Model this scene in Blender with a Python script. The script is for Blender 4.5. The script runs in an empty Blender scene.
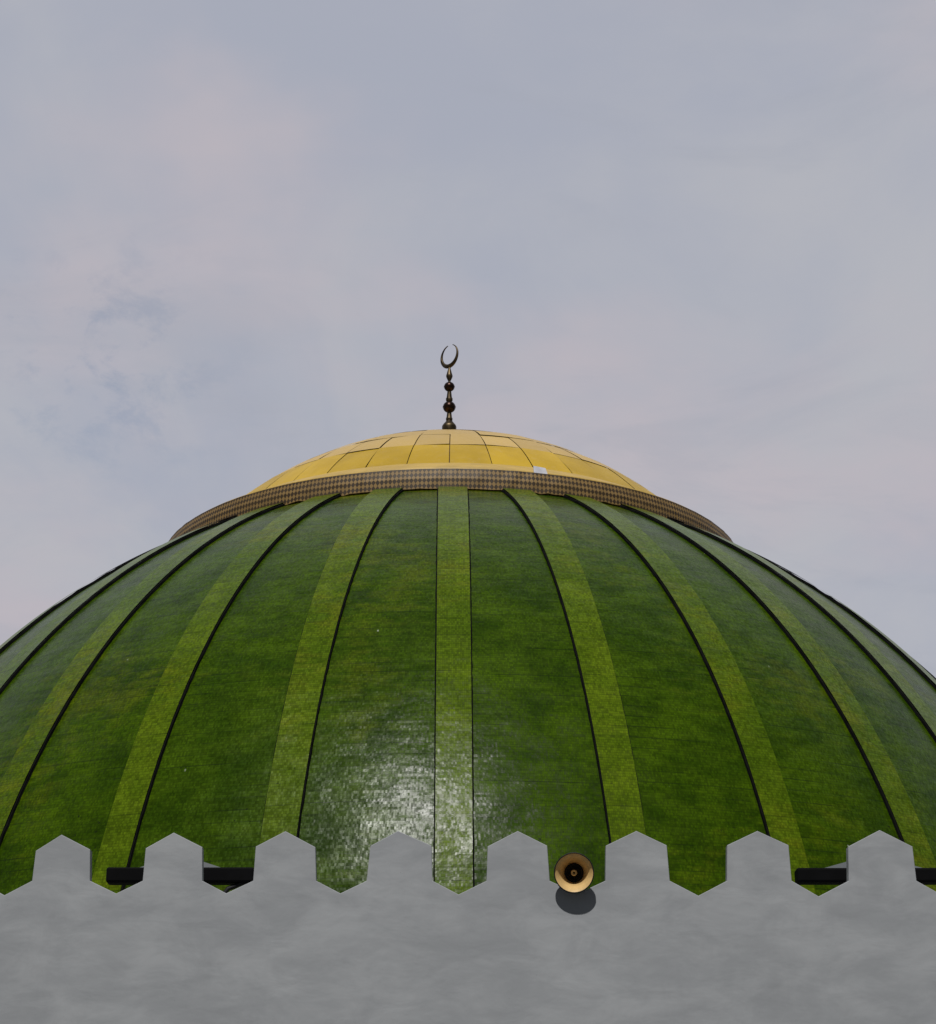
import bpy, bmesh, math, random
from math import sin, cos, pi, radians, sqrt, atan2, hypot
from mathutils import Vector, Matrix
random.seed(7)
scene = bpy.context.scene
COL = scene.collection

# ------------------------------------------------------------------ helpers
def link(name, bm, mats, parent=None, smooth=False):
    me = bpy.data.meshes.new(name)
    bm.to_mesh(me); bm.free()
    for m in (mats if isinstance(mats, (list, tuple)) else [mats]):
        me.materials.append(m)
    if smooth:
        for p in me.polygons: p.use_smooth = True
    o = bpy.data.objects.new(name, me); COL.objects.link(o)
    if parent: o.parent = parent
    return o

def empty(name, loc, rz=0.0):
    o = bpy.data.objects.new(name, None); COL.objects.link(o)
    o.location = loc; o.rotation_euler = (0, 0, rz); o.empty_display_size = .3
    return o

def tag(o, label=None, cat=None, group=None, kind=None):
    if label: o['label'] = label
    if cat: o['category'] = cat
    if group: o['group'] = group
    if kind: o['kind'] = kind
    return o

def add_box(bm, x0, x1, y0, y1, z0, z1, mat=0, bev=0.0):
    t = bmesh.new()
    vs = [t.verts.new((x, y, z)) for z in (z0, z1) for y in (y0, y1) for x in (x0, x1)]
    for f in ((0,2,3,1),(4,5,7,6),(0,1,5,4),(2,6,7,3),(0,4,6,2),(1,3,7,5)):
        t.faces.new([vs[i] for i in f]).material_index = mat
    if bev > 0:
        bmesh.ops.bevel(t, geom=list(t.edges), offset=bev, segments=2, affect='EDGES', profile=.5)
    join(bm, t)

def join(bm, t):
    me = bpy.data.meshes.new('tmp'); t.to_mesh(me); t.free()
    bm.from_mesh(me); bpy.data.meshes.remove(me)

def add_lathe(bm, prof, seg=48, M=None, close=False, mat=0, smooth=True):
    """prof: (radius, height) revolved about z"""
    rings = []
    for r, z in prof:
        ring = []
        for i in range(seg):
            a = 2*pi*i/seg
            p = Vector((r*cos(a), r*sin(a), z))
            ring.append(bm.verts.new(M @ p if M else p))
        rings.append(ring)
    for a, b in zip(rings, rings[1:]):
        for i in range(seg):
            j = (i+1) % seg
            f = bm.faces.new((a[i], a[j], b[j], b[i])); f.smooth = smooth; f.material_index = mat
    if close:
        bm.faces.new(list(reversed(rings[0]))).material_index = mat
        bm.faces.new(rings[-1]).material_index = mat

def add_tube(bm, pts, rad, seg=10, mat=0):
    pts = [Vector(p) for p in pts]; rings = []
    for i, p in enumerate(pts):
        d = (pts[min(i+1, len(pts)-1)] - pts[max(i-1, 0)]).normalized()
        u = d.cross(Vector((0, 0, 1)));
        if u.length < 1e-3: u = Vector((1, 0, 0))
        u.normalize(); w = d.cross(u)
        r = rad[i] if isinstance(rad, (list, tuple)) else rad
        rings.append([bm.verts.new(p + r*(cos(2*pi*k/seg)*u + sin(2*pi*k/seg)*w)) for k in range(seg)])
    for a, b in zip(rings, rings[1:]):
        for i in range(seg):
            f = bm.faces.new((a[i], a[(i+1) % seg], b[(i+1) % seg], b[i])); f.smooth = True; f.material_index = mat
    bm.faces.new(rings[0]).material_index = mat
    bm.faces.new(list(reversed(rings[-1]))).material_index = mat

# ------------------------------------------------------------------ node helpers
class NT:
    def __init__(s, tree): s.t = tree; s.n = tree.nodes; s.l = tree.links
    def new(s, typ, **kw):
        n = s.n.new(typ)
        for k, v in kw.items(): setattr(n, k, v)
        return n
    def set(s, sock, v):
        if isinstance(v, bpy.types.NodeSocket): s.l.new(v, sock)
        else: sock.default_value = v
    def math(s, op, a, b=0.0, c=None, clamp=False):
        n = s.new('ShaderNodeMath', operation=op, use_clamp=clamp)
        s.set(n.inputs[0], a); s.set(n.inputs[1], b)
        if c is not None: s.set(n.inputs[2], c)
        return n.outputs[0]
    def vmath(s, op, a, b=None, scale=None):
        n = s.new('ShaderNodeVectorMath', operation=op)
        s.set(n.inputs[0], a)
        if b is not None: s.set(n.inputs[1], b)
        if scale is not None: s.set(n.inputs['Scale'], scale)
        return n.outputs['Value'] if op in ('LENGTH', 'DISTANCE', 'DOT_PRODUCT') else n.outputs[0]
    def noise(s, vec, scale, detail=4, rough=.55, w=None, dist=0.0, dims=None):
        n = s.new('ShaderNodeTexNoise')
        n.noise_dimensions = dims or ('4D' if w is not None else '3D')
        s.l.new(vec, n.inputs['Vector'])
        n.inputs['Scale'].default_value = scale; n.inputs['Detail'].default_value = detail
        n.inputs['Roughness'].default_value = rough; n.inputs['Distortion'].default_value = dist
        if w is not None: s.set(n.inputs['W'], w)
        return n
    def ramp(s, f, a, b, lo=0.0, hi=1.0):
        n = s.new('ShaderNodeMapRange'); n.interpolation_type = 'SMOOTHSTEP'
        s.set(n.inputs[0], f); n.inputs[1].default_value = a; n.inputs[2].default_value = b
        n.inputs[3].default_value = lo; n.inputs[4].default_value = hi
        return n.outputs[0]
    def mix(s, f, a, b, blend='MIX'):
        n = s.new('ShaderNodeMix', data_type='RGBA', blend_type=blend)
        s.set(n.inputs[0], f)
        for k, v in ((6, a), (7, b)):
            if not isinstance(v, bpy.types.NodeSocket): v = (*v, 1.0)[:4]
            s.set(n.inputs[k], v)
        return n.outputs[2]
    def mapping(s, vec, scale=(1,1,1), rot=(0,0,0), loc=(0,0,0)):
        n = s.new('ShaderNodeMapping'); s.l.new(vec, n.inputs[0])
        n.inputs['Scale'].default_value = scale; n.inputs['Rotation'].default_value = rot; n.inputs['Location'].default_value = loc
        return n.outputs[0]
    def bump(s, h, strength, dist, normal=None):
        n = s.new('ShaderNodeBump'); s.set(n.inputs['Height'], h)
        n.inputs['Strength'].default_value = strength; n.inputs['Distance'].default_value = dist
        if normal is not None: s.l.new(normal, n.inputs['Normal'])
        return n.outputs[0]

def material(name):
    m = bpy.data.materials.new(name); m.use_nodes = True
    t = NT(m.node_tree); b = t.n['Principled BSDF']
    return m, t, b

def simple(name, col, rough=.6, metal=0.0, var=.25, scale=6.0, spec=.5, bump=0.0):
    m, t, b = material(name)
    g = t.new('ShaderNodeNewGeometry').outputs['Position']
    n = t.noise(g, scale, 5)
    f = t.ramp(n.outputs[0], .3, .7)
    c = t.mix(f, tuple(x*(1-var) for x in col), tuple(x*(1+var) for x in col))
    t.l.new(c, b.inputs['Base Color'])
    b.inputs['Roughness'].default_value = rough; b.inputs['Metallic'].default_value = metal
    b.inputs['Specular IOR Level'].default_value = spec
    if bump: t.l.new(t.bump(n.outputs[0], bump, .01), b.inputs['Normal'])
    return m

# ------------------------------------------------------------------ materials
def mosaic(name, dark, mid, lich, tile, grime=1.0, rowv=.155, lichlo=.52, worn=None):
    """glazed mosaic: tiny tiles on sheets, each with its own tilt and tint; uv is in metres on the surface"""
    m, t, b = material(name)
    uv = t.new('ShaderNodeUVMap', uv_map='UVMap').outputs[0]
    ob = t.new('ShaderNodeNewGeometry').outputs['Position']
    rnd = t.new('ShaderNodeObjectInfo').outputs['Random']
    # tiles
    tc = t.vmath('FLOOR', t.vmath('DIVIDE', uv, (tile*.9, tile*1.6, 1)))
    wn = t.new('ShaderNodeTexWhiteNoise', noise_dimensions='3D')
    t.l.new(t.vmath('ADD', tc, t.vmath('SCALE', ob, None, 0.0)), wn.inputs['Vector'])
    # mosaic sheets
    shx, shy = .33, rowv
    sc_ = t.vmath('FLOOR', t.vmath('DIVIDE', uv, (shx, shy, 1)))
    pid = t.new('ShaderNodeAttribute', attribute_name='panel_id').outputs['Fac']
    comb = t.new('ShaderNodeCombineXYZ'); t.l.new(pid, comb.inputs[2])
    ws = t.new('ShaderNodeTexWhiteNoise', noise_dimensions='4D')
    t.l.new(t.vmath('ADD', sc_, comb.outputs[0]), ws.inputs['Vector']); t.l.new(rnd, ws.inputs['W'])
    # row (course) id: sheets laid in long horizontal courses
    sep = t.new('ShaderNodeSeparateXYZ'); t.l.new(uv, sep.inputs[0])
    # long-wave tone
    big = t.noise(ob, .55, 5, .6)
    tone = t.noise(ob, 1.7, 6, .62)
    strk = t.noise(t.mapping(uv, (2.6, 7.0, 1)), 1.0, 5, .65, w=t.math('ADD', t.math('MULTIPLY', rnd, 31.0), t.math('MULTIPLY', pid, 3.7)))
    fine = t.noise(t.mapping(uv, (9, 26, 1)), 1.0, 4, .7, w=t.math('ADD', t.math('MULTIPLY', rnd, 17.0), pid))
    f = t.math('ADD', t.math('MULTIPLY', tone.outputs[0], .55), t.math('MULTIPLY', strk.outputs[0], .45))
    c = t.mix(t.ramp(f, .37, .63), dark, mid)
    if worn:      # stretches where the band was re-tiled in the darker green of the panels
        wz = t.noise(t.mapping(uv, (.5, .42, 1)), 1.0, 4, .55, w=t.math('MULTIPLY', rnd, 53.0))
        c = t.mix(t.ramp(wz.outputs[0], .46, .58, 0, .45), c, worn)
    # yellow lichen bloom
    lz = t.math('ADD', t.math('MULTIPLY', big.outputs[0], .6), t.math('MULTIPLY', strk.outputs[0], .4))
    c = t.mix(t.ramp(lz, lichlo, lichlo+.14, 0, .55), c, lich)
    # ochre staining washed down from under the collar
    pz = t.new('ShaderNodeSeparateXYZ'); t.l.new(ob, pz.inputs[0])
    st = t.math('MULTIPLY', t.ramp(t.math('ADD', pz.outputs[2], t.math('MULTIPLY', strk.outputs[0], .35)), 11.38, 11.58), t.ramp(tone.outputs[0], .35, .6))
    c = t.mix(t.math('MULTIPLY', st, .75), c, (.105, .110, .004))
    # sheet and tile tint
    sv = t.math('MULTIPLY_ADD', ws.outputs['Value'], .18, .91)
    tv = t.math('MULTIPLY_ADD', wn.outputs['Value'], .55, .72)
    fv = t.ramp(fine.outputs[0], .3, .7, .86, 1.14)
    mul = t.math('MULTIPLY', t.math('MULTIPLY', sv, tv), fv)
    cm = t.new('ShaderNodeCombineXYZ')
    for k in range(3): t.l.new(mul, cm.inputs[k])
    c = t.mix(1.0, c, cm.outputs[0], 'MULTIPLY')
    # joints between courses: broken thin dark lines
    fr = t.math('FRACT', t.math('DIVIDE', sep.outputs[1], shy))
    ln = t.math('LESS_THAN', fr, .09)
    jn = t.noise(t.mapping(uv, (.9, 3.2, 1)), 1.0, 3, .6, w=t.math('ADD', pid, 5.0))
    ln = t.math('MULTIPLY', ln, t.ramp(jn.outputs[0], .46, .62))
    c = t.mix(t.math('MULTIPLY', ln, .55), c, (.006, .012, .004))
    # lost tiles and soot specks, in clusters
    sp = t.noise(uv, 17.0, 2, .6, w=pid)
    cl = t.noise(ob, .9, 3, .6)
    spk = t.math('MULTIPLY', t.ramp(sp.outputs[0], .64, .70), t.ramp(cl.outputs[0], .50, .66))
    c = t.mix(t.math('MULTIPLY', spk, .85*grime), c, (.008, .010, .006))
    # few bare pale tiles
    pale = t.math('MULTIPLY', t.math('GREATER_THAN', wn.outputs['Value'], .9995), t.ramp(jn.outputs[0], .56, .68))
    c = t.mix(t.math('MULTIPLY', pale, .7), c, (.42, .45, .36))
    gr = t.math('MAXIMUM', t.math('LESS_THAN', t.math('FRACT', t.math('DIVIDE', sep.outputs[1], tile*1.6)), .14),
                t.math('LESS_THAN', t.math('FRACT', t.math('DIVIDE', sep.outputs[0], tile*.9)), .12))
    c = t.mix(t.math('MULTIPLY', gr, .45), c, (.012, .022, .002))
    t.l.new(c, b.inputs['Base Color'])
    # tilt of every tile and sheet
    geo = t.new('ShaderNodeNewGeometry').outputs['Normal']
    a = t.vmath('SCALE', t.vmath('SUBTRACT', wn.outputs['Color'], (.5, .5, .5)), None, .075)
    d = t.vmath('SCALE', t.vmath('SUBTRACT', ws.outputs['Color'], (.5, .5, .5)), None, .035)
    # each course of tiles leans in or out a little, and its lower joint is a thin groove
    rowid = t.new('ShaderNodeCombineXYZ')
    t.l.new(t.math('FLOOR', t.math('DIVIDE', sep.outputs[1], tile*1.6)), rowid.inputs[0])
    t.l.new(t.math('FLOOR', t.math('DIVIDE', sep.outputs[0], shx)), rowid.inputs[1]); t.l.new(pid, rowid.inputs[2])
    wr = t.new('ShaderNodeTexWhiteNoise', noise_dimensions='3D'); t.l.new(rowid.outputs[0], wr.inputs['Vector'])
    e = t.new('ShaderNodeCombineXYZ'); t.l.new(t.math('MULTIPLY', t.math('SUBTRACT', wr.outputs['Value'], .5), .06), e.inputs[2])
    nn = t.vmath('NORMALIZE', t.vmath('ADD', geo, t.vmath('ADD', e.outputs[0], t.vmath('ADD', a, d))))
    und = t.noise(ob, 3.0, 4, .55)
    nn = t.bump(und.outputs[0], .35, .03, nn)
    t.l.new(nn, b.inputs['Normal'])
    t.l.new(t.ramp(strk.outputs[0], .3, .7, .235, .31), b.inputs['Roughness'])
    b.inputs['Specular IOR Level'].default_value = .085
    return m

M_PANEL = mosaic('panel_mosaic', (.020, .046, .0007), (.045, .086, .0014), (.078, .098, .0020), .022)
M_RIB = mosaic('rib_mosaic', (.060, .102, .0028), (.092, .140, .0044), (.118, .130, .0040), .022, .7, .155, .50, (.042, .084, .0018))
M_TRIM = simple('black_flashing', (.003, .0032, .003), .85, 0, .4, 9, .1)
M_CANB = simple('black_paint', (.0025, .0025, .003), .8, 0, .3, 8, .1)
M_CANR = simple('grey_sheet_metal', (.06, .072, .08), .6, 0, .15, 5)
M_POST = simple('dark_steel', (.02, .02, .021), .55, .3, .3, 9)

# gold cap panels
def gold():
    m, t, b = material('gold_enamel')
    g = t.new('ShaderNodeNewGeometry')
    a = t.new('ShaderNodeAttribute', attribute_name='panel_id').outputs['Fac']
    n = t.noise(g.outputs['Position'], 1.6, 5, .6); s = t.noise(t.mapping(g.outputs['Position'], (3, 3, 1)), 3.0, 5, .65)
    c = t.mix(t.ramp(n.outputs[0], .35, .65), (.46, .29, .006), (.54, .345, .010))
    c = t.mix(t.math('ADD', t.ramp(s.outputs[0], .50, .78, 0, .25), t.math('MULTIPLY', t.math('FLOOR', a), .62), clamp=True), c, (.55, .385, .165))  # random streaks, plus the upper rows' sky sheen painted in as paler gold
    v = t.math('MULTIPLY_ADD', t.math('FRACT', a), .24, .88); cm = t.new('ShaderNodeCombineXYZ')
    for k in range(3): t.l.new(v, cm.inputs[k])
    t.l.new(t.mix(1.0, c, cm.outputs[0], 'MULTIPLY'), b.inputs['Base Color'])
    b.inputs['Roughness'].default_value = .42; b.inputs['Metallic'].default_value = .0
    b.inputs['Specular IOR Level'].default_value = .35
    t.l.new(t.bump(s.outputs[0], .15, .02), b.inputs['Normal'])
    return m
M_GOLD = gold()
M_SEAM = simple('seam_filler', (.07, .035, .008), .8)
M_FLANGE = simple('pale_gold_flange', (.50, .335, .075), .55, 0, .12, 3)
M_PATCH = simple('bare_sheet_patch', (.50, .50, .54), .5, 0, .12, 8)

def collar_mat():
    m, t, b = material('patterned_collar')
    uv = t.new('ShaderNodeUVMap', uv_map='UVMap').outputs[0]
    su = t.new('ShaderNodeSeparateXYZ'); t.l.new(uv, su.inputs[0])
    a = t.math('DIVIDE', su.outputs[0], .060); b_ = t.math('DIVIDE', su.outputs[1], .088)
    cv = t.new('ShaderNodeCombineXYZ')
    t.l.new(t.math('ADD', a, b_), cv.inputs[0]); t.l.new(t.math('SUBTRACT', a, b_), cv.inputs[1])
    ck = t.new('ShaderNodeTexChecker'); t.l.new(cv.outputs[0], ck.inputs[0]); ck.inputs['Scale'].default_value = 1.0
    cv.inputs[2].default_value = .5
    ck.inputs[1].default_value = (.034, .018, .005, 1); ck.inputs[2].default_value = (.27, .165, .050, 1)
    g = t.new('ShaderNodeNewGeometry').outputs['Position']
    n = t.noise(g, 2.2, 5, .65)
    c = t.mix(t.ramp(n.outputs[0], .35, .65, .35, 0), ck.outputs[0], (.085, .052, .018))
    t.l.new(c, b.inputs['Base Color']); b.inputs['Roughness'].default_value = .6
    t.l.new(t.bump(ck.outputs['Fac'], .6, .02), b.inputs['Normal'])
    return m
M_COLLAR = collar_mat()

def bronze(name, c0, c1, rough):
    m, t, b = material(name)
    g = t.new('ShaderNodeNewGeometry').outputs['Position']
    n = t.noise(g, 11.0, 5, .65)
    t.l.new(t.mix(t.ramp(n.outputs[0], .35, .65), c0, c1), b.inputs['Base Color'])
    b.inputs['Metallic'].default_value = .85; b.inputs['Roughness'].default_value = rough
    return m
M_BRZ = bronze('weathered_brass', (.040, .029, .016), (.12, .088, .048), .45)
M_BALL = bronze('dark_bronze', (.016, .009, .007), (.05, .025, .018), .32)

def plaster():
    m, t, b = material('grey_painted_plaster')
    g = t.new('ShaderNodeNewGeometry').outputs['Position']
    gx = t.mapping(g, (1, 1, 1.9))
    n1 = t.noise(gx, 1.5, 6, .6, dist=.5); n2 = t.noise(g, 26.0, 4, .6); n3 = t.noise(gx, 2.6, 3, .45, dist=.3)
    c = t.mix(t.ramp(n1.outputs[0], .35, .68), (.292, .304, .318), (.358, .371, .384))
    dirt = t.noise(t.mapping(g, (2.5, 2.5, .8)), 1.0, 6, .65)
    c = t.mix(t.ramp(dirt.outputs[0], .52, .72, 0, .35), c, (.262, .270, .284))
    sp = t.noise(g, 60, 2, .5)
    c = t.mix(t.ramp(sp.outputs[0], .70, .76, 0, .5), c, (.2, .2, .2))
    t.l.new(c, b.inputs['Base Color'])
    b.inputs['Roughness'].default_value = .62; b.inputs['Specular IOR Level'].default_value = .35
    n = t.bump(n3.outputs[0], .17, .045)
    n = t.bump(n2.outputs[0], .06, .004, n)
    t.l.new(n, b.inputs['Normal'])
    return m
M_WALL = plaster()
M_ROOF = simple('roof_screed', (.20, .20, .19), .85, 0, .25, 2.5, .3, .3)

def paving():
    m, t, b = material('concrete_paving')
    g = t.new('ShaderNodeNewGeometry').outputs['Position']
    br = t.new('ShaderNodeTexBrick'); t.l.new(g, br.inputs['Vector']); br.offset = 0.5
    br.inputs['Scale'].default_value = 1.0; br.inputs['Mortar Size'].default_value = .012
    br.inputs['Brick Width'].default_value = .6; br.inputs['Row Height'].default_value = .6
    br.inputs['Color1'].default_value = (.060, .058, .055, 1); br.inputs['Color2'].default_value = (.075, .073, .07, 1)
    br.inputs['Mortar'].default_value = (.03, .03, .03, 1)
    n = t.noise(g, .7, 6, .6)
    t.l.new(t.mix(t.ramp(n.outputs[0], .4, .7, 0, .5), br.outputs[0], (.05, .05, .045)), b.inputs['Base Color'])
    b.inputs['Roughness'].default_value = .8
    return m
M_PAVE = paving()
M_HORN_IN = simple('cream_enamel', (.66, .45, .19), .42, 0, .10, 14)
M_HORN_OUT = simple('grey_enamel', (.12, .12, .115), .5, 0, .15, 14)
M_RIM = simple('black_rubber', (.012, .012, .012), .6, 0, .2, 20, .3)
M_DARK = simple('horn_cavity', (.010, .007, .005), .7, 0, .3, 20, .3)

# ------------------------------------------------------------------ geometry constants
R = 10.04; KZ = 1.0756
DX, DY, DZ = -.257, 30.841, 1.731           # centre of the ellipsoid the dome is cut from
N = 32; DP = 2*pi/N; PH0 = .0119
ROOF_Z = 4.05
LAT0 = math.asin((ROOF_Z-DZ)/(R*KZ)) - .01
LAT1 = 1.1180
T = .046; W = .385

def shell_pt(lat, extra=0.0):
    r = R*cos(lat)*(1+extra/R); h = R*KZ*sin(lat)*(1+extra/R)
    return r, h
NL = 90
LATS = [LAT0 + (LAT1-LAT0)*i/NL for i in range(NL+1)]
ARC = [0.0]
for a, b in zip(LATS, LATS[1:]):
    r0, h0 = shell_pt(a); r1, h1 = shell_pt(b); ARC.append(ARC[-1] + hypot(r1-r0, h1-h0))

def P(az, r, h):   # az 0 looks toward -y (the photographer)
    return Vector((r*sin(az), -r*cos(az), h))

# ------------------------------------------------------------------ the dome
dome = empty('mosque_dome', (DX, DY, DZ))
tag(dome, 'big green mosaic tiled dome with raised ribs, brown collar, gold cap and crescent finial', 'dome')

bm = bmesh.new(); uvl = bm.loops.layers.uv.new('UVMap'); pid = bm.faces.layers.float.new('panel_id')
SEG = 8
grid = []
for k in range(N*SEG):
    az = PH0 + DP*k/SEG
    grid.append([bm.verts.new(P(az, *shell_pt(l))) for l in LATS])
for k in range(N*SEG):
    n = k//SEG; q = k % SEG
    for i in range(NL):
        f = bm.faces.new((grid[k][i], grid[(k+1) % (N*SEG)][i], grid[(k+1) % (N*SEG)][i+1], grid[k][i+1]))
        f.smooth = True; f[pid] = float(n)
        for lp, (kk, ii) in zip(f.loops, ((q, i), (q+1, i), (q+1, i+1), (q, i+1))):
            lp[uvl].uv = ((kk-SEG/2)*DP/SEG*shell_pt(LATS[ii])[0] + 40.0, ARC[ii] + .13*((n*7) % 5))
shell = link('dome_shell', bm, M_PANEL, dome)

# ribs: a raised band following a meridian, black flashing down each side
def rib_mesh():
    bm = bmesh.new(); uvl = bm.loops.layers.uv.new('UVMap')
    cols = []
    for j, x in enumerate((-.5, -.5, -.25, 0, .25, .5, .5)):
        c = []
        for i, l in enumerate(LATS):
            ex = T
            if j in (0, 6): ex = T
            r, h = shell_pt(l, ex); p = P(0, r, h)
            xx = x*W if j in (0, 6) else x*(W-.02 if abs(x) == .5 else W)
            p.x += xx; c.append(bm.verts.new(p))
        cols.append(c)
    xs = [0, .02, W*.25, W*.5, W*.75, W-.02, W]
    for j in range(6):
        for i in range(NL):
            f = bm.faces.new((cols[j][i], cols[j+1][i], cols[j+1][i+1], cols[j][i+1])); f.smooth = 0 < j < 5
            for lp, (jj, ii) in zip(f.loops, ((j, i), (j+1, i), (j+1, i+1), (j, i+1))):
                lp[uvl].uv = (xs[jj] + 11.0, ARC[ii])
    # end cap at the bottom
    return bm
def trim_mesh(side):
    bm = bmesh.new(); rnd = random.Random(3+side)
    cols = []
    for (x, ex) in ((side*(W/2+.012), -.06), (side*(W/2+.012), T-.020), (side*(W/2-.004), T-.012)):
        c = []
        for i, l in enumerate(LATS):
            r, h = shell_pt(l, ex + (rnd.uniform(-.006, .006) if ex > 0 else 0)); p = P(0, r, h)
            p.x += x + rnd.uniform(-.003, .003); c.append(bm.verts.new(p))
        cols.append(c)
    for a, b in zip(cols, cols[1:]):
        for i in range(NL):
            f = bm.faces.new((a[i], b[i], b[i+1], a[i+1])); f.smooth = False
    # thin outer lip lying on the panel
    a = cols[0]; c = []
    for i, l in enumerate(LATS):
        r, h = shell_pt(l, .006); p = P(0, r, h); p.x += side*(W/2+.016+rnd.uniform(-.004, .004)); c.append(bm.verts.new(p))
    b = []
    for i, l in enumerate(LATS):
        r, h = shell_pt(l, .012); p = P(0, r, h); p.x += side*(W/2+.012); b.append(bm.verts.new(p))
    for i in range(NL):
        bm.faces.new((b[i], c[i], c[i+1], b[i+1]))
    return bm
rib = link('rib', rib_mesh(), M_RIB, dome)
trims = [link('edge_flashing', trim_mesh(s), M_TRIM, rib) for s in (-1, 1)]
for k in range(N):
    az = PH0 + DP*k + (random.uniform(-.0022, .0022) if k else 0)
    if k == 0: o = rib
    else:
        o = rib.copy(); COL.objects.link(o); o.parent = dome
        for tr in trims:
            c = tr.copy(); COL.objects.link(c); c.parent = o
    o.rotation_euler = (0, 0, az)

# collar
ZB = 9.718; ZT = 10.018; RB = 4.432; RT = 4.395      # relative to the dome's centre
bm = bmesh.new(); uvl = bm.loops.layers.uv.new('UVMap'); rn = random.Random(5)
prof = [(RB-.050, ZB-.016), (RB, ZB), ((RB+RT)/2+.015, (ZB+ZT)/2), (RT, ZT), (RT-.035, ZT+.012), (RT-.26, ZT+.014)]
seg = 288; rings = []
jag = [rn.uniform(-.022, .012) if rn.random() < .5 else 0 for _ in range(seg)]
for j, (r, z) in enumerate(prof):
    rings.append([bm.verts.new(P(2*pi*i/seg, r + (rn.uniform(-.004, .004) if 0 < j < 4 else 0), z + (jag[i] if j == 1 else 0))) for i in range(seg)])
vv = [-.2, 0, .16, .32, .36, .47]
for j in range(len(prof)-1):
    for i in range(seg):
        f = bm.faces.new((rings[j][i], rings[j][(i+1) % seg], rings[j+1][(i+1) % seg], rings[j+1][i])); f.smooth = False
        for lp, (ii, jj) in zip(f.loops, ((i, j), (i+1, j), (i+1, j+1), (i, j+1))):
            lp[uvl].uv = (2*pi*ii/seg*4.6, vv[jj])
link('collar', bm, M_COLLAR, dome)

# gold cap: sphere zone cut into panels
CR = 5.20; CC = 6.75
def cap_pt(az, th, lift=0.0):     # th from the pole
    r = (CR+lift)*sin(th); return P(az, r, CC + (CR+lift)*cos(th))
TH1 = .86
bm = bmesh.new(); pidc = bm.faces.layers.float.new('panel_id'); rn = random.Random(11)
pr = [(1e-3, CC+CR-.02)] + [((CR-.02)*sin(TH1*i/24), CC+(CR-.02)*cos(TH1*i/24)) for i in range(1, 25)]
rings = [[bm.verts.new(P(2*pi*i/96, r, z)) for i in range(96)] for r, z in pr]
for a, b in zip(rings, rings[1:]):
    for i in range(96):
        f = bm.faces.new((b[i], b[(i+1) % 96], a[(i+1) % 96], a[i])); f.material_index = 1; f.smooth = True
rows = [(.06, .16, 10, 0), (.16, .29, 20, 0), (.29, .42, 20, 0), (.42, .547, 20, 1), (.547, .668, 40, 0), (.668, .812, 40, 0)]
for (t0, t1, n, sh) in rows:
    for k in range(n):
        a0 = 2*pi*(k+sh*.5)/n; a1 = 2*pi*(k+1+sh*.5)/n
        rm = CR*sin((t0+t1)/2); g = .0065/rm; gt = .0055/CR
        l0, l1, l2, l3 = (rn.uniform(-.006, .009) for _ in range(4)); S = 4; val = rn.random()*.98 + (1 if t1 < .67 else 0)  # whole part of val marks upper rows for the painted sheen
        jt = rn.uniform(-.004, .004)
        vs = [[bm.verts.new(cap_pt(a0+g+(a1-a0-2*g)*i/S, t0+gt+(t1-t0-2*gt+jt*0)*j/S,
               .004 + (l0*(S-i)*(S-j)+l1*i*(S-j)+l2*i*j+l3*(S-i)*j)/(S*S))) for i in range(S+1)] for j in range(S+1)]
        for j in range(S):
            for i in range(S):
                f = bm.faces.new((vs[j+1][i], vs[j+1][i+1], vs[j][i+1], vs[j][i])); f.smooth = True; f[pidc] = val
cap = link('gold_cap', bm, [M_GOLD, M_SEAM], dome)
# pale flange at the cap's foot
bm = bmesh.new(); seg = 192
prof = [(3.775, 10.322), (3.785, 10.338), (4.345, 10.052), (4.352, 10.026)]
rings = [[bm.verts.new(P(2*pi*i/seg, r, z)) for i in range(seg)] for r, z in prof]
for a, b in zip(rings, rings[1:]):
    for i in range(seg): bm.faces.new((b[i], b[(i+1) % seg], a[(i+1) % seg], a[i])).smooth = False
link('foot_flange', bm, M_FLANGE, cap)
# bare repair patch on the flange
bm = bmesh.new()
azp = .2900
pv = [P(azp-.025, 4.385, 10.018), P(azp+.020, 4.385, 10.012), P(azp+.019, 4.31, 10.135), P(azp-.021, 4.31, 10.150)]
inn = [p - Vector((sin(azp)*.012, -cos(azp)*.012, .022)) for p in pv]
v0 = [bm.verts.new(p) for p in pv]; v1 = [bm.verts.new(p) for p in inn]
bm.faces.new(v0)
for i in range(4): bm.faces.new((v0[i], v1[i], v1[(i+1) % 4], v0[(i+1) % 4]))
o = link('repair_patch', bm, M_PATCH, cap); tag(o, 'bare pale grey repair patch on the gold cap edge')

# finial
FZ = CC + CR                     # apex, relative to dome centre
fz = lambda z: z - DZ            # absolute heights below
bm = bmesh.new()
shaft = [(.0, 13.95), (.10, 13.96), (.115, 14.13), (.112, 14.150), (.104, 14.165), (.090, 14.185), (.066, 14.215), (.050, 14.235), (.046, 14.245), (.052, 14.250), (.053, 14.285),
         (.047, 14.292), (.043, 14.31), (.036, 14.375), (.034, 14.40), (.034, 14.55), (.045, 14.575), (.052, 14.585), (.054, 14.60), (.054, 14.625), (.045, 14.637), (.042, 14.65), (.033, 14.73), (.030, 14.76),
         (.030, 14.89), (.022, 14.91), (.020, 14.925), (.034, 14.955), (.050, 14.995), (.053, 15.015), (.048, 15.035), (.034, 15.085), (.020, 15.14), (.017, 15.175), (.001, 15.18)]
add_lathe(bm, [(r, fz(z)) for r, z in shaft], 32)
finial = link('finial', bm, M_BRZ, dome)
finial.location = (-.040, .0, 0)
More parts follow.
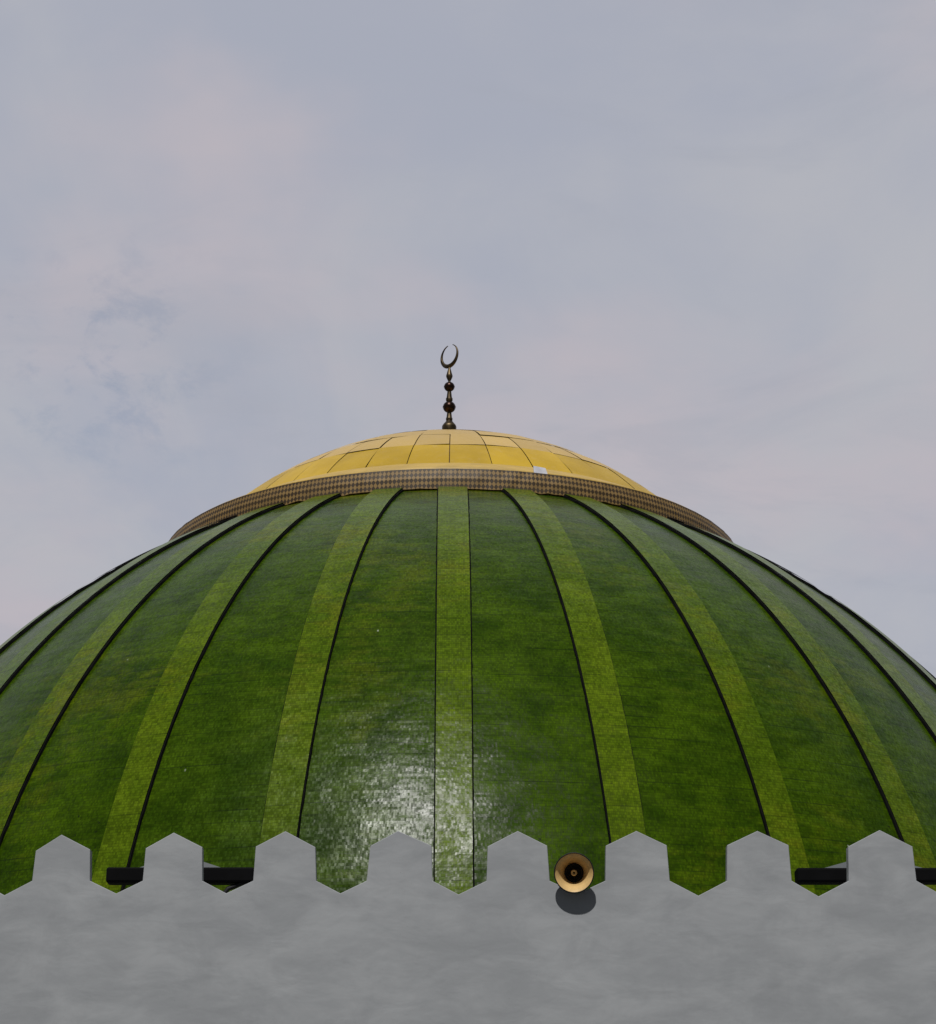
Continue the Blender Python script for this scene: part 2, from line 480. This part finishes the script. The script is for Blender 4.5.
def ball(rx, z):
    bm = bmesh.new()
    pr = [(max(1e-3, rx*sin(pi*i/20)), fz(z) - rx*.93*cos(pi*i/20)) for i in range(21)]
    add_lathe(bm, pr, 32)
    # equator seam and polar collars
    add_lathe(bm, [(rx*.985, fz(z)-.008), (rx*1.03, fz(z)-.006), (rx*1.03, fz(z)+.006), (rx*.985, fz(z)+.008)], 32)
    return link('ball', bm, M_BALL, finial)
ball(.101, 14.478); ball(.085, 14.828)
bm = bmesh.new()
ro, ri, off = .203, .162, .030
cz = fz(15.355); NS = 44; ring = []
gap = .30                        # half opening at the top
M3 = Matrix.Rotation(radians(-46), 4, 'Z') @ Matrix.Rotation(radians(6), 4, 'Y')
for i in range(NS+1):
    a = gap + (2*pi-2*gap)*i/NS          # from the top, round
    s, c = sin(a), cos(a)
    po = Vector((ro*s, 0, ro*c*1.0))
    # inner circle shifted upward
    b_ = off*c; rr = b_ + sqrt(max(0, ri*ri - (off*s)**2))
    rr = min(rr, ro-.005)
    pi_ = Vector((rr*s, 0, rr*c))
    th = .009 + .022*(1-abs(i-NS/2)/(NS/2))
    mid = (po+pi_)/2; hw = (po-pi_)/2
    ring.append([bm.verts.new((M3 @ (mid + hw*cos(q) + Vector((0, th*sin(q), 0)))) + Vector((0, 0, cz))) for q in [2*pi*j/10 for j in range(10)]])
for a, b in zip(ring, ring[1:]):
    for j in range(10):
        bm.faces.new((a[j], a[(j+1) % 10], b[(j+1) % 10], b[j])).smooth = True
bm.faces.new(ring[0]); bm.faces.new(list(reversed(ring[-1])))
bmesh.ops.recalc_face_normals(bm, faces=list(bm.faces))
link('crescent', bm, M_BRZ, finial)

# ------------------------------------------------------------------ the parapet wall
YW = 18.5; TH = .11
MER = [[(-3.828,4.824),(-3.814,5.088),(-3.596,5.232),(-3.335,5.100),(-3.320,4.824)],
 [(-2.857,4.824),(-2.845,5.111),(-2.604,5.250),(-2.346,5.121),(-2.333,4.824)],
 [(-1.887,4.824),(-1.874,5.126),(-1.616,5.263),(-1.348,5.121),(-1.333,4.824)],
 [(-.890,4.824),(-.862,5.132),(-.620,5.265),(-.322,5.134),(-.312,4.824)],
 [(.162,4.824),(.174,5.128),(.440,5.265),(.699,5.134),(.718,4.824)],
 [(1.206,4.824),(1.217,5.134),(1.491,5.265),(1.755,5.137),(1.772,4.824)],
 [(2.274,4.824),(2.289,5.138),(2.562,5.265),(2.831,5.138),(2.843,4.824)],
 [(3.343,4.824),(3.357,5.126),(3.645,5.273),(3.925,5.126),(3.939,4.824)]]
VAL = [(-4.062,4.697),(-3.083,4.712),(-2.119,4.714),(-1.118,4.714),(-.082,4.704),(.962,4.712),(2.019,4.693),(3.072,4.687),(4.178,4.685)]
rn = random.Random(2)
tmpl = [(-.283, 0), (-.272, .302), (0, .437), (.272, .302), (.284, 0)]
for side in (-1, 1):
    for k in range(8):
        if side < 0:
            cx = MER[0][2][0] - .985
            MER.insert(0, [(cx+x+rn.uniform(-.006, .006), 4.824+z+(rn.uniform(-.006, .006) if z else 0)) for x, z in tmpl])
            VAL.insert(0, ((cx-.49), 4.705))
        else:
            cx = MER[-1][2][0] + 1.07
            MER.append([(cx+x+rn.uniform(-.006, .006), 4.824+z+(rn.uniform(-.006, .006) if z else 0)) for x, z in tmpl])
            VAL.append(((cx+.535), 4.70))
# one outline, left to right; remember what each edge belongs to
pts = [VAL[0]]; own = []
for i, m in enumerate(MER):
    pts.append(m[0]); own.append(('w', i))
    for q in m[1:]: pts.append(q); own.append(('m', i))
    pts.append(VAL[i+1]); own.append(('w', i))
def inset(d):
    out = []
    for i, p in enumerate(pts):
        def nrm(a, b):
            dx, dz = b[0]-a[0], b[1]-a[1]; L = hypot(dx, dz); return (dz/L, -dx/L)     # to the inside (below a left-to-right edge)
        n0 = nrm(pts[i-1], p) if i else nrm(p, pts[1]); n1 = nrm(p, pts[i+1]) if i < len(pts)-1 else n0
        if i == 0 or i == len(pts)-1: out.append((p[0], p[1]-d)); continue
        k = 1 + n0[0]*n1[0] + n0[1]*n1[1]
        out.append((p[0]+d*(n0[0]+n1[0])/k, p[1]+d*(n0[1]+n1[1])/k))
    return out
RB_ = .006
steps = [radians(x) for x in (0, 30, 60, 90)]
prof = [(RB_*(1-sin(s)), RB_*(1-cos(s))) for s in steps]        # (inset, depth) from front face to the side
loops = [(inset(a), YW + b) for a, b in prof]
loops += [(l[0], 2*YW + TH - l[1]) for l in reversed(loops)]
wall = empty('parapet_wall', (0, YW, 0))
tag(wall, 'long grey plastered wall topped by a row of pointed merlons with notches between', 'wall')
def strip(bm, i):
    for (la, ya), (lb, yb) in zip(loops, loops[1:]):
        q = [(la[i], ya), (la[i+1], ya), (lb[i+1], yb), (lb[i], yb)]
        f = bm.faces.new([bm.verts.new((p[0], y-YW, p[1])) for p, y in q]); f.smooth = False
def cap_poly(bm, idx, base=None):
    for (l, y), rev in ((loops[0], True), (loops[-1], False)):
        poly = [l[i] for i in idx] + (base or [])
        vs = [bm.verts.new((x, y-YW, z)) for x, z in poly]
        bm.faces.new(vs if rev else list(reversed(vs)))
# merlons
start = 1
for i, m in enumerate(MER):
    bm = bmesh.new(); idx = list(range(start, start+5))
    for e in range(start, start+4): strip(bm, e)
    cap_poly(bm, idx)
    bmesh.ops.remove_doubles(bm, verts=list(bm.verts), dist=1e-5)
    bmesh.ops.recalc_face_normals(bm, faces=list(bm.faces))
    for f in bm.faces:
        if abs(f.normal.y) > .98: f.smooth = False
    for e in bm.edges:
        if len(e.link_faces) == 2 and e.calc_face_angle(0) > radians(20) : e.smooth = True
    link('merlon', bm, M_WALL, wall)
    start += 6
# wall body
bm = bmesh.new()
for e, (k, i) in enumerate(own):
    if k == 'w': strip(bm, e)
XL, XR = pts[0][0], pts[-1][0]
idx = []
start = 1; idx.append(0)
for i in range(len(MER)):
    idx += [start, start+4, start+5]; start += 6
ZM = 4.5
cap_poly(bm, idx, [(XR, ZM), (XL, ZM)])
for y, rev in ((0, False), (TH, True)):
    vs = [bm.verts.new(p) for p in ((XL, y, 0), (XR, y, 0), (XR, y, ZM), (XL, y, ZM))]
    bm.faces.new(vs if not rev else list(reversed(vs)))
for x in (XL, XR):
    bm.faces.new([bm.verts.new(p) for p in ((x, 0, 0), (x, TH, 0), (x, TH, 4.67), (x, 0, 4.67))])
bmesh.ops.remove_doubles(bm, verts=list(bm.verts), dist=1e-5)
for f in bm.faces:
    if abs(f.normal.y) > .98: f.smooth = False
link('wall_body', bm, M_WALL, wall)

# building under the dome, behind the parapet
bm = bmesh.new()
add_box(bm, XL+.02, XR-.02, YW+TH+.003, 44.0, -.02, ROOF_Z)
o = link('prayer_hall', bm, [M_ROOF]); tag(o, 'low grey flat-roofed hall under the green dome behind the battlements', 'building')

# ------------------------------------------------------------------ black fixtures on the roof behind the wall
def fixture(label, x0, x1, zb, zt, y0, y1, gx, gw, gz, brace=False):
    r = empty('rooftop_fixture', ((x0+x1)/2, (y0+y1)/2, ROOF_Z)); cx, cy = (x0+x1)/2, (y0+y1)/2
    tag(r, label, 'fixture', 'long black fixtures on the roof behind the battlements')
    bm = bmesh.new(); add_box(bm, x0-cx, x1-cx, y0-cy, y1-cy, zb-ROOF_Z, zt-ROOF_Z, 0, .02)
    link('housing', bm, M_CANB, r)
    bm = bmesh.new(); z = zt - ROOF_Z - .004; za = gz - ROOF_Z     # low hipped top plate
    b = [bm.verts.new(p) for p in ((gx-cx-gw, y0-cy+.015, z), (gx-cx+gw, y0-cy+.015, z), (gx-cx+gw, y1-cy-.015, z), (gx-cx-gw, y1-cy-.015, z))]
    ap = [bm.verts.new((gx-cx, -.03, za)), bm.verts.new((gx-cx, .03, za))]
    bm.faces.new((b[0], b[1], ap[0])); bm.faces.new((b[1], b[2], ap[1], ap[0])); bm.faces.new((b[2], b[3], ap[1])); bm.faces.new((b[3], b[0], ap[0], ap[1]))
    link('top_plate', bm, M_CANR, r)
    for sx in (gx-.13, gx+.13):
        bm = bmesh.new(); t = .03
        add_box(bm, sx-cx-t, sx-cx+t, -t, t, .0, zb-ROOF_Z+.01)
        link('post', bm, M_POST, r)
    if brace:
        bm = bmesh.new()
        p = [(x1-.03, y0+.05, zb+.02), (x1-.11, y0+.05, zb-.000), (x1-.18, y0+.05, zb-.030), (x1-.235, y0+.05, zb-.05), (x1-.27, y0+.05, zb-.09), (x1-.29, y0+.05, zb-.40), (x1-.29, y0+.05, ROOF_Z+.01)]
        add_tube(bm, [(a-cx, b-cy, c-ROOF_Z) for a, b, c in p], .022, 10)
        link('brace', bm, M_POST, r)
    return r
fixture('long black box fixture with a curved brace behind the second merlon from the left', -3.321, -1.963, 4.950, 5.090, 19.3, 19.48, -2.645, .38, 5.215, True)
fixture('long black box fixture with low grey top behind the rightmost merlon', 3.018, 4.42, 4.952, 5.085, 19.3, 19.48, 3.727, .46, 5.215)

# ------------------------------------------------------------------ horn loudspeaker in the notch
C_ = Vector((.9250, 18.358, 4.868))
horn = empty('horn_loudspeaker', C_)
tag(horn, 'round cream horn loudspeaker with black rim poking through a notch in the wall', 'loudspeaker')
d = (Vector((0, 0, 1.6)) - C_).normalized()                       # it points at the forecourt
MH = Vector((0, 0, 1)).rotation_difference(d).to_matrix().to_4x4()
flare_in = [(.168, 0), (.153, -.013), (.138, -.030), (.123, -.052), (.110, -.080), (.099, -.115), (.090, -.160), (.083, -.22)]
bm = bmesh.new()
add_lathe(bm, list(reversed(flare_in)), 64, MH)
o = link('flare', bm, [M_HORN_IN], horn)
bm = bmesh.new()
out = [(r+.004, z) for r, z in flare_in] + [(.080, -.26), (.050, -.265)]
add_lathe(bm, out, 64, MH); link('outer_shell', bm, M_HORN_OUT, horn)
bm = bmesh.new()
add_lathe(bm, [(.166, .001), (.167, .007), (.172, .009), (.1765, .005), (.1765, -.008), (.172, -.012)], 64, MH); link('rim', bm, M_RIM, horn)
bm = bmesh.new()
add_lathe(bm, [(.084, -.205), (.079, -.200), (.060, -.215), (.02, -.235), (.001, -.235)], 48, MH); link('cavity', bm, M_DARK, horn)
bm = bmesh.new()                                                  # centre reflector tube, its mouth open
add_lathe(bm, [(.009, -.150), (.010, -.128), (.020, -.121), (.026, -.124), (.027, -.132), (.022, -.150), (.016, -.18), (.015, -.236)], 32, MH); tp = link('throat', bm, [M_HORN_IN], horn)
bm = bmesh.new(); add_lathe(bm, [(.001, -.145), (.0095, -.145)], 24, MH); link('bore', bm, M_DARK, tp)
bm = bmesh.new()
add_lathe(bm, [(.001, -.255), (.062, -.257), (.066, -.27), (.066, -.40), (.058, -.42), (.001, -.42)], 40, MH); link('driver', bm, M_HORN_OUT, horn)
bm = bmesh.new()                                                  # U bracket resting on the notch
ax = MH @ Vector((0, 0, -.30)); bz = 4.712 - C_.z
for sx in (-1, 1):
    add_box(bm, ax.x + sx*.075-.004, ax.x + sx*.075+.004, ax.y-.02, ax.y+.02, ROOF_Z - C_.z, ax.z+.03)
add_box(bm, ax.x-.071, ax.x+.071, ax.y-.02, ax.y+.02, ax.z-.082, ax.z-.074)
link('bracket', bm, M_POST, horn)

# ------------------------------------------------------------------ ground
bm = bmesh.new()
g = 3000
bm.faces.new([bm.verts.new(p) for p in ((-g, -g, 0), (g, -g, 0), (g, g, 0), (-g, g, 0))])
o = link('ground', bm, M_PAVE); tag(o, kind='structure')

# ------------------------------------------------------------------ light
EL, AZ = radians(54.6), radians(-7.5)              # azimuth measured from -y (behind the photographer), negative = left
sd = Vector((cos(EL)*sin(AZ), -cos(EL)*cos(AZ), sin(EL)))
L = bpy.data.lights.new('sun', 'SUN'); L.energy = 3.1; L.angle = radians(1.2); L.color = (1.0, .975, .94)
so = bpy.data.objects.new('sun', L); COL.objects.link(so); so.location = sd*60
so.rotation_euler = sd.to_track_quat('Z', 'Y').to_euler()

w = bpy.data.worlds.new('World'); scene.world = w; w.use_nodes = True
t = NT(w.node_tree); bg = t.n['Background']
sky = t.new('ShaderNodeTexSky', sky_type='NISHITA'); sky.sun_disc = False
sky.sun_elevation = EL; sky.sun_rotation = atan2(sd.x, sd.y); sky.air_density = 1.2; sky.dust_density = .6
tc = t.new('ShaderNodeTexCoord').outputs['Generated']
sx = t.new('ShaderNodeSeparateXYZ'); t.l.new(tc, sx.inputs[0])
inv = t.math('DIVIDE', 1.0, t.math('ADD', t.math('MAXIMUM', sx.outputs[2], 0.0), .22))
pl = t.vmath('MULTIPLY', tc, (1, 1, 0)); cmb = t.new('ShaderNodeCombineXYZ')
for k in range(3): t.l.new(inv, cmb.inputs[k])
pl = t.vmath('MULTIPLY', pl, cmb.outputs[0])
n1 = t.noise(t.mapping(pl, (1.5, 1, 1), loc=(3.1, 1.7, 0)), 1.6, 7, .58, dist=.6)
n2 = t.noise(t.mapping(pl, (1.2, 2.0, 1), (0, 0, .35), (7.7, 2.0, 0)), 3.2, 7, .6, dist=.8)
n3 = t.noise(t.mapping(pl, (1, 1, 1), loc=(1.2, 9.0, 0)), 2.1, 5, .55)
cool, warm, lite = (.385, .405, .478), (.495, .455, .492), (.455, .460, .498)
c = t.mix(t.ramp(n1.outputs[0], .36, .66), cool, lite)
c = t.mix(t.ramp(n3.outputs[0], .42, .64, 0, .9), c, warm)
c = t.mix(t.ramp(n2.outputs[0], .5, .7, 0, .35), c, (.36, .38, .44))
# thin spots in the veil where the blue shows through
hd = Vector((-.172, .901, .398)).normalized()
hole = t.ramp(t.vmath('DISTANCE', tc, tuple(hd)), .0, .085, 1, 0)
wisp = t.noise(t.mapping(tc, (1, 1, 1.5)), 30.0, 7, .66, dist=.25)
hole = t.math('MULTIPLY', hole, t.ramp(wisp.outputs[0], .48, .68))
blue = t.vmath('SCALE', sky.outputs[0], None, .09)
c = t.mix(t.math('MULTIPLY', hole, .36), c, blue)
c = t.mix(.04, c, blue)
# veil over the far half; unseen sky behind camera dimmed to cut ambient light
dim_sky = t.mix(.55, t.vmath('SCALE', sky.outputs[0], None, .03), (.05, .052, .056))
veil = t.ramp(t.math('ADD', sx.outputs[1], t.math('MULTIPLY', t.math('SUBTRACT', n3.outputs[0], .5), .3)), -.05, .55)
c = t.mix(veil, dim_sky, c)
t.l.new(c, bg.inputs['Color']); bg.inputs['Strength'].default_value = 1.03

# ------------------------------------------------------------------ camera
cam = bpy.data.cameras.new('camera'); co = bpy.data.objects.new('camera', cam); COL.objects.link(co)
co.location = (0, 0, 1.6); co.rotation_euler = (pi/2 + .345792, 0, 0)
cam.sensor_fit = 'VERTICAL'; cam.sensor_height = 24.0; cam.lens = 2106.58/1024*24.0
cam.clip_start = .1; cam.clip_end = 8000
scene.camera = co
scene.render.engine = 'CYCLES'
scene.view_settings.view_transform = 'Standard'; scene.view_settings.look = 'None'
scene.view_settings.exposure = 0.0; scene.view_settings.gamma = 1.0
